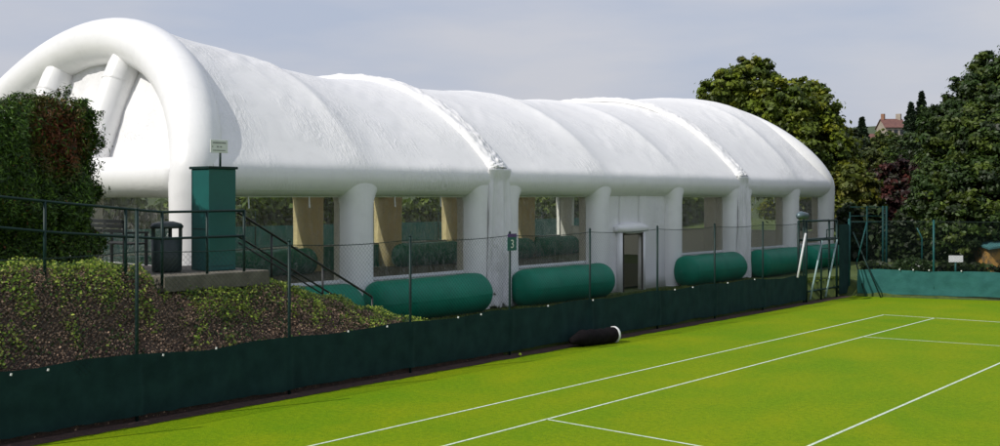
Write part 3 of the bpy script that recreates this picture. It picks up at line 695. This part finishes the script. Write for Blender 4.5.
# houses on the hill
def house(px,py,fw,wpx,label,chim=True):
    x,y=at(px,fw); zt=zz(py,fw); W=wpx/F*fw; r=empty('house',(x,y,zt-7),label,'house'); yaw=-YAW
    c,q=math.cos(yaw),math.sin(yaw)
    def T(u,v,z): return (x+u*c-v*q,y+u*q+v*c,z)
    h=W/2; D=3.2; e=zt-2.2
    mb=MB(); mb.add([T(-h,-D,e-5),T(h,-D,e-5),T(h,D,e-5),T(-h,D,e-5),T(-h,-D,e),T(h,-D,e),T(h,D,e),T(-h,D,e),T(-h,0,zt-.1),T(h,0,zt-.1)],[(0,1,5,4),(1,2,6,9,5),(2,3,7,6),(3,0,4,8,7)]); mb.build('wall',M['render_wall'],r)
    mb=MB(); mb.add([T(-h-.3,-D-.4,e-.2),T(h+.3,-D-.4,e-.2),T(h+.3,0,zt),T(-h-.3,0,zt),T(-h-.3,D+.4,e-.2),T(h+.3,D+.4,e-.2)],[(0,1,2,3),(3,2,5,4)]); rf=mb.build('roof',M['tiles'],r,solid=.12)
    if chim:
        mb=MB(); a=T(-h+.5,0,0); mb.box((a[0]-.4,a[1]-.4,zt-1),(a[0]+.4,a[1]+.4,zt+1.3)); mb.build('chimney',M['brick'],rf)
        mb=MB(); a=T(h-.6,0,0); mb.box((a[0]-.6,a[1]-.4,zt-1),(a[0]+.6,a[1]+.4,zt+1.3)); mb.build('chimney',M['render_wall'],rf)
    for u in (-h*.6,0,h*.6):
        mb=MB(); mb.add([T(u-.5,-D-.03,e-1.9),T(u+.5,-D-.03,e-1.9),T(u+.5,-D-.03,e-.7),T(u-.5,-D-.03,e-.7)],[(0,1,2,3)]); mb.build('window',M['glass_dark'],r)
house(891,119,260,20,'red-roofed pale house with chimneys on the wooded hill')
house(868,134,190,18,'smaller red-brown roof low among the hillside trees',False)
# conifer hedge on the left terrace
def hedge():
    root=empty('conifer_hedge',(-12.2,-12.5,2.3),'clipped dark green conifer hedge with a rust-brown patch at the left','hedge')
    n=260000
    # box x -13.6..-11.4, y -18..-9.75 ; leaf sprays on the surface and just inside
    X0,X1,YA,YB=-13.9,-11.6,-18.,-10.15
    face=RNG.random(n); y=YA+(YB-YA)*RNG.random(n); x=np.where(face<.62,X1,X0+(X1-X0)*RNG.random(n)); z=2.2+3.0*RNG.random(n)
    endm=(face>.62)&(face<.84); topm=face>=.84
    y=np.where(endm,YB,y); 
    def hz(yy): return np.interp(yy,[-18,-12,-11.55,-11.2,-10.6,-10.2],[5.0,5.02,5.05,5.32,5.32,5.15])
    ztop=hz(y); z=np.where(topm,ztop,2.25+(ztop-2.25)*RNG.random(n))
    # lumpy surface
    lump=np.array([fbm(a*1.6,b*1.6,c*1.6,4) for a,b,c in zip(x,y,z)]); dep=RNG.random(n)**2*.45
    out=.34*lump-dep; stray=(RNG.random(n)<.2)*RNG.random(n)**2*.16
    out=out+stray
    bulge=.25*np.sin((z-2.2)/3.3*PI)
    side=(face<.62); x=x+np.where(side,out+bulge*.5,0); y=y+np.where(endm,out*1.5,0)+np.where(side&(y>YB-.8),.25*lump,0)
    # taper: the end bulges at mid height
    y=np.where(endm,y+.22*np.clip((z-3.2)/2,-.6,1),y); z=z+np.where(topm,out*.7+.05,0)
    # round the vertical corner
    near=np.clip((y-(YB-.3))/.3,0,1); x=np.where(side,x-.15*near**2,x)
    nr=np.stack([side*1.,endm*1.,topm*1.+.35],1)+.65*RNG.normal(size=(n,3)); nr/=np.linalg.norm(nr,axis=1,keepdims=True)
    t=tints(n,[(.035,.075,.009),(.05,.11,.012),(.085,.16,.014),(.02,.045,.008)],.3)
    bm=np.array([fbm(b*.9,c*.6,3.3,2) for b,c in zip(y,z)])
    brown=np.clip(1.3-np.hypot((y+10.8)/.42,(z-4.7)/.7)+bm*.8,0,1)*(RNG.random(n)<.7)
    brown=np.maximum(brown,(RNG.random(n)<.015)*.8); t=t*(1-brown[:,None])+tints(n,[(.19,.055,.022),(.11,.035,.016)],.3)*brown[:,None]
    leaf_mesh('foliage',np.stack([x,y,z],1),nr,.016+.022*RNG.random(n),t,M['needle'],root,root.location,3.2)
    mb=MB()
    def core(u,v):
        a=2*PI*v; yy=YA+.2+(YB-YA-.75)*u; cx=(X0+X1)/2; w_=(X1-X0)/2-.45
        k=.95 if 0<u<1 else .7
        X=math.copysign(abs(math.cos(a))**.4,math.cos(a))*w_*k; Z=math.copysign(abs(math.sin(a))**.4,math.sin(a))*1.25*k
        return (cx+X+.1*noise.noise(Vector((yy*2,a*2,0))),yy,3.6+Z+.1*noise.noise(Vector((yy*2,a*2,5))))
    mb.grid(core,30,28); n_=29
    mb.add([core(1,j/28) for j in range(28)],[tuple(range(28))])
    mb.build('branches',simple('dark_hedge_branches',(.012,.012,.008),(.02,.016,.01),5,.95),root)
    for yy in (-10.8,-12.3,-13.8):
        mb=MB(); mb.tube([(-12.7,yy,2.0),(-12.7,yy,3.0)],[.09,.06],8); mb.build('stem',M['bark'],root,True)
hedge()
# ivy and litter on the bank
def bankpos(n):
    y=-16+14.6*RNG.random(n); x=FX-.1-2.0*RNG.random(n)*np.where(y>-7,.95,1); return x,y
def bank_layer(name,n,size,cols,m,thr,lift,label,cat,scale=1.4,seed=0,edge=0):
    x,y=bankpos(n); f=np.array([fbm(a*scale*1.2,b*scale,seed,3) for a,b in zip(x,y)])
    # more greenery toward the crest of the bank
    w_=f+edge*(np.clip((FX-x)/1.5,0,1.1)-.62)
    k=w_+.16*RNG.normal(size=len(x))>thr; x,y=x[k],y[k]; z=np.array([H(a,b) for a,b in zip(x,y)])+lift*RNG.random(len(x))**1.0*(1+.8*f[k])
    keep=~((y>-9.8)&(y<-7.3)&(x<-10.1)); x,y,z=x[keep],y[keep],z[keep]
    nr=np.tile(np.array([.6,-.1,.7]),(len(x),1))+.5*RNG.normal(size=(len(x),3)); nr/=np.linalg.norm(nr,axis=1,keepdims=True)
    o=leaf_mesh(name,np.stack([x,y,z],1),nr,size*(.6+.8*RNG.random(len(x))),tints(len(x),cols,.3),M[m],aspect=1.2)
    tag(o,label,cat,kind='stuff'); return o
bank_layer('ivy_ground_cover',60000,.042,[(.17,.27,.02),(.27,.34,.04),(.09,.17,.015),(.36,.42,.08)],'leaf',.09,.17,'yellow-green ivy sprawling over the sloping bank','ivy',1.9,2,1.25)
bank_layer('leaf_litter',80000,.032,[(.25,.165,.11),(.19,.125,.08),(.32,.22,.15),(.12,.078,.052)],'litter',-2,.10,'brown dead leaves and twigs covering the sloping bank','leaf litter',1,5)
bank_layer('low_green_weeds',16000,.045,[(.04,.09,.012),(.03,.06,.01)],'leaf',.12,.12,'small dark green weeds low on the sloping bank','weeds',1.8,9)
# rough grass between fence and hall
def grass():
    n=40000; y=-6.8+24.3*RNG.random(n)**1.15; x=FX-.12-4.2*RNG.random(n); x=np.where(y<-3.2,FX-1.1-1.0*RNG.random(n),x); z=np.array([H(a,b) for a,b in zip(x,y)])+.03
    nr=np.stack([np.ones(n),np.zeros(n),.1*np.ones(n)],1)+.6*RNG.normal(size=(n,3)); nr/=np.linalg.norm(nr,axis=1,keepdims=True)
    tag(leaf_mesh('rough_grass_tufts',np.stack([x,y,z],1),nr,.07+.05*RNG.random(n),tints(n,[(.07,.12,.012),(.12,.15,.02),(.05,.08,.012)]),M['leaf'],aspect=1.),'rough grass between the fence and the white hall','grass',kind='stuff')
grass()
# ------------------------------------------------------------------ beyond the end fence
sf=empty('steel_frame',(*at(868,44),.5),'tall teal steel frame with thin crossbars beyond the corner','frame')
for px in (850,867,883,886.5):
    x,y=at(px,44); mb=MB(); mb.tube([(x,y,.2),(x,y,zz(206 if px>=867 else 212,44))],.05 if px>=883 else .03,8); mb.build('post',M['frame_metal'],sf,True)
for py in (207,216,222):
    a=at(850,44); b=at(884,44); mb=MB(); mb.tube([(*a,zz(py,44)),(*b,zz(py,44))],.018,6); mb.build('crossbar',M['frame_metal'],sf,True)
x,y=at(917,41); x2,y2=at(922,41)
cp=empty('cranked_post',(x2,y2,.4),'thin steel post with a bent top beyond the end fence','post')
mb=MB(); mb.tube([(x2,y2,.3),(x2,y2,zz(238,41)),(x,y,zz(228,41))],.03,8); mb.build('shaft',M['teal_metal'],cp,True)
x,y=at(955.5,41.3)
wsn=empty('white_sign',(x,y,.5),'small blank-looking white rectangular sign on a teal post beyond the end fence','sign')
mb=MB(); mb.tube([(x,y,.3),(x,y,zz(260,42))],.035,8); mb.build('post',M['teal_metal'],wsn,True)
mb=MB(); mb.box((x-.28,y-.05,zz(261,42)),(x+.28,y-.02,zz(254.5,42)),-YAW,(x,y)); mb.build('board',M['white_paint'],wsn)
x,y=at(1003,41.5)
sh=empty('garden_shed',(x,y,.5),'small shed with pale teal lean-to roof and orange front at the right edge','shed')
c,q=math.cos(-YAW),math.sin(-YAW)
def T(u,v,z): return (x+u*c-v*q,y+u*q+v*c,z)
def obox(mb,u0,u1,v0,v1,z0,z1,z0b=None,z1b=None):
    mb.add([T(u0,v0,z0),T(u1,v0,z0),T(u1,v1,z0),T(u0,v1,z0),T(u0,v0,z1),T(u1,v0,z1b or z1),T(u1,v1,z1b or z1),T(u0,v1,z1)],[(3,2,1,0),(4,5,6,7),(0,1,5,4),(1,2,6,5),(2,3,7,6),(3,0,4,7)])
mb=MB(); obox(mb,-.6,2.4,0,2,.3,1.55); mb.build('wall',M['orange'],sh)
mb=MB(); obox(mb,.0,.5,-.04,0,.6,1.3); mb.build('window',M['glass_dark'],sh)
mb=MB(); mb.add([T(-.75,-.4,1.50),T(.6,-.4,1.72),T(2.6,-.4,1.72),T(2.6,2.2,2.0),T(.6,2.2,2.0),T(-.75,2.2,1.78)],[(0,1,4,5),(1,2,3,4)]); mb.build('roof',M['teal_roof'],sh,solid=.08)
x,y=at(914,40)
fb=empty('flowering_shrub',(x,y,.4),'low dark shrub dotted with white flowers just beyond the end fence','shrub')
n=5000; d=unit(n)*(RNG.random((n,1))**.3); P=d*np.array([.8,.5,.42])+np.array([x,y,.78]); leaf_mesh('foliage',P,unit(n),np.full(n,.09),tints(n,[(.03,.06,.012),(.02,.04,.01)]),M['leaf'],fb,fb.location)
n=10; d=unit(n); d[:,1]=-abs(d[:,1]); P=d*np.array([.5,.5,.25])+np.array([x,y,.85]); leaf_mesh('flowers',P,unit(n)*.3+np.array([.4,-.8,.3]),np.full(n,.14),np.full((n,3),.8),M['leaf'],fb,fb.location,1.)
mb=MB(); mb.tube([(x,y,.3),(x,y,.8)],.03,6); mb.build('stem',M['bark'],fb)
# hedge line behind the courts so that the trees stand in undergrowth
def under(name,a,b,fwa,fwb,h,n,ls,cols,label,group=None):
    r=empty(name,(*at((a+b)/2,(fwa+fwb)/2),.4),label,'hedge',group); t=RNG.random(n); px=a+(b-a)*t; fw=fwa+(fwb-fwa)*t+1.8*(RNG.random(n)-.5)
    rr=(px-500)/F*fw; X=CX+rr*cy_+fw*sy_; Y=CY-rr*sy_+fw*cy_; hh=np.array([h*(1+.35*noise.noise(Vector((p*.05,1,0)))) for p in px]); Z=.3+hh*RNG.random(n)
    leaf_mesh('foliage',np.stack([X,Y,Z],1),unit(n)*.7+np.array([.1,-.4,.4]),ls*(.7+.6*RNG.random(n)),tints(n,cols,.3),M['leaf'],r,r.location)
    mb=MB(); 
    for i in range(12):
        q=at(a+(b-a)*(i+.5)/12,fwa+(fwb-fwa)*(i+.5)/12); mb.tube([(*q,.2),(*q,h*.8)],[.06,.03],6)
    mb.build('stem',M['bark'],r)
under('field_hedge',838,1080,50,47,2.6,30000,.24,[(.018,.034,.01),(.025,.045,.012),(.014,.025,.008)],'dark unclipped hedge running beneath the trees beyond the courts')
under('shade_foliage',862,1060,42.6,42.2,.55,10000,.16,[(.02,.036,.01),(.03,.05,.012),(.014,.025,.008)],'low dark foliage added in place of tree shade just behind the end fence')  # dark leaves added to stand in for tree shade on bright grass
# greenery on the far side of the hall, seen only through its windows
def west():
    r=empty('west_hedge',(-38,14,.3),'green hedge beyond the hall, seen through its clear windows','hedge'); n=30000
    Y=-15+75*RNG.random(n); X=-40+2.5*RNG.random(n); Z=.3+(3.3+.8*np.sin(Y*.5)+.5*np.sin(Y*1.7))*RNG.random(n)
    leaf_mesh('foliage',np.stack([X,Y,Z],1),unit(n)*.7+np.array([.5,-.2,.4]),.35*(.7+.6*RNG.random(n)),tints(n,[(.06,.10,.015),(.10,.14,.02),(.04,.06,.012)],.3),M['leaf'],r,r.location)
    mb=MB()
    for i in range(25): mb.tube([(-39,-14+i*3,.2),(-39,-14+i*3,3)],[.08,.04],6)
    mb.build('stem',M['bark'],r)
    f=empty('west_windbreak_fence',(-34,14,.3),'green windbreak fence beyond the hall, seen through its windows','fence')
    mb=MB(); mb.grid(lambda u,v:(-34+.05*math.sin(u*90),-12+55*u,.5+1.7*v),120,4); mb.build('windbreak_screen',M['screen_far'],f,True)
    for i in range(19):
        mb=MB(); mb.tube([(-34,-12+i*3.05,.2),(-34,-12+i*3.05,2.9)],.03,6); mb.build('post',M['green_metal'],f)
west()
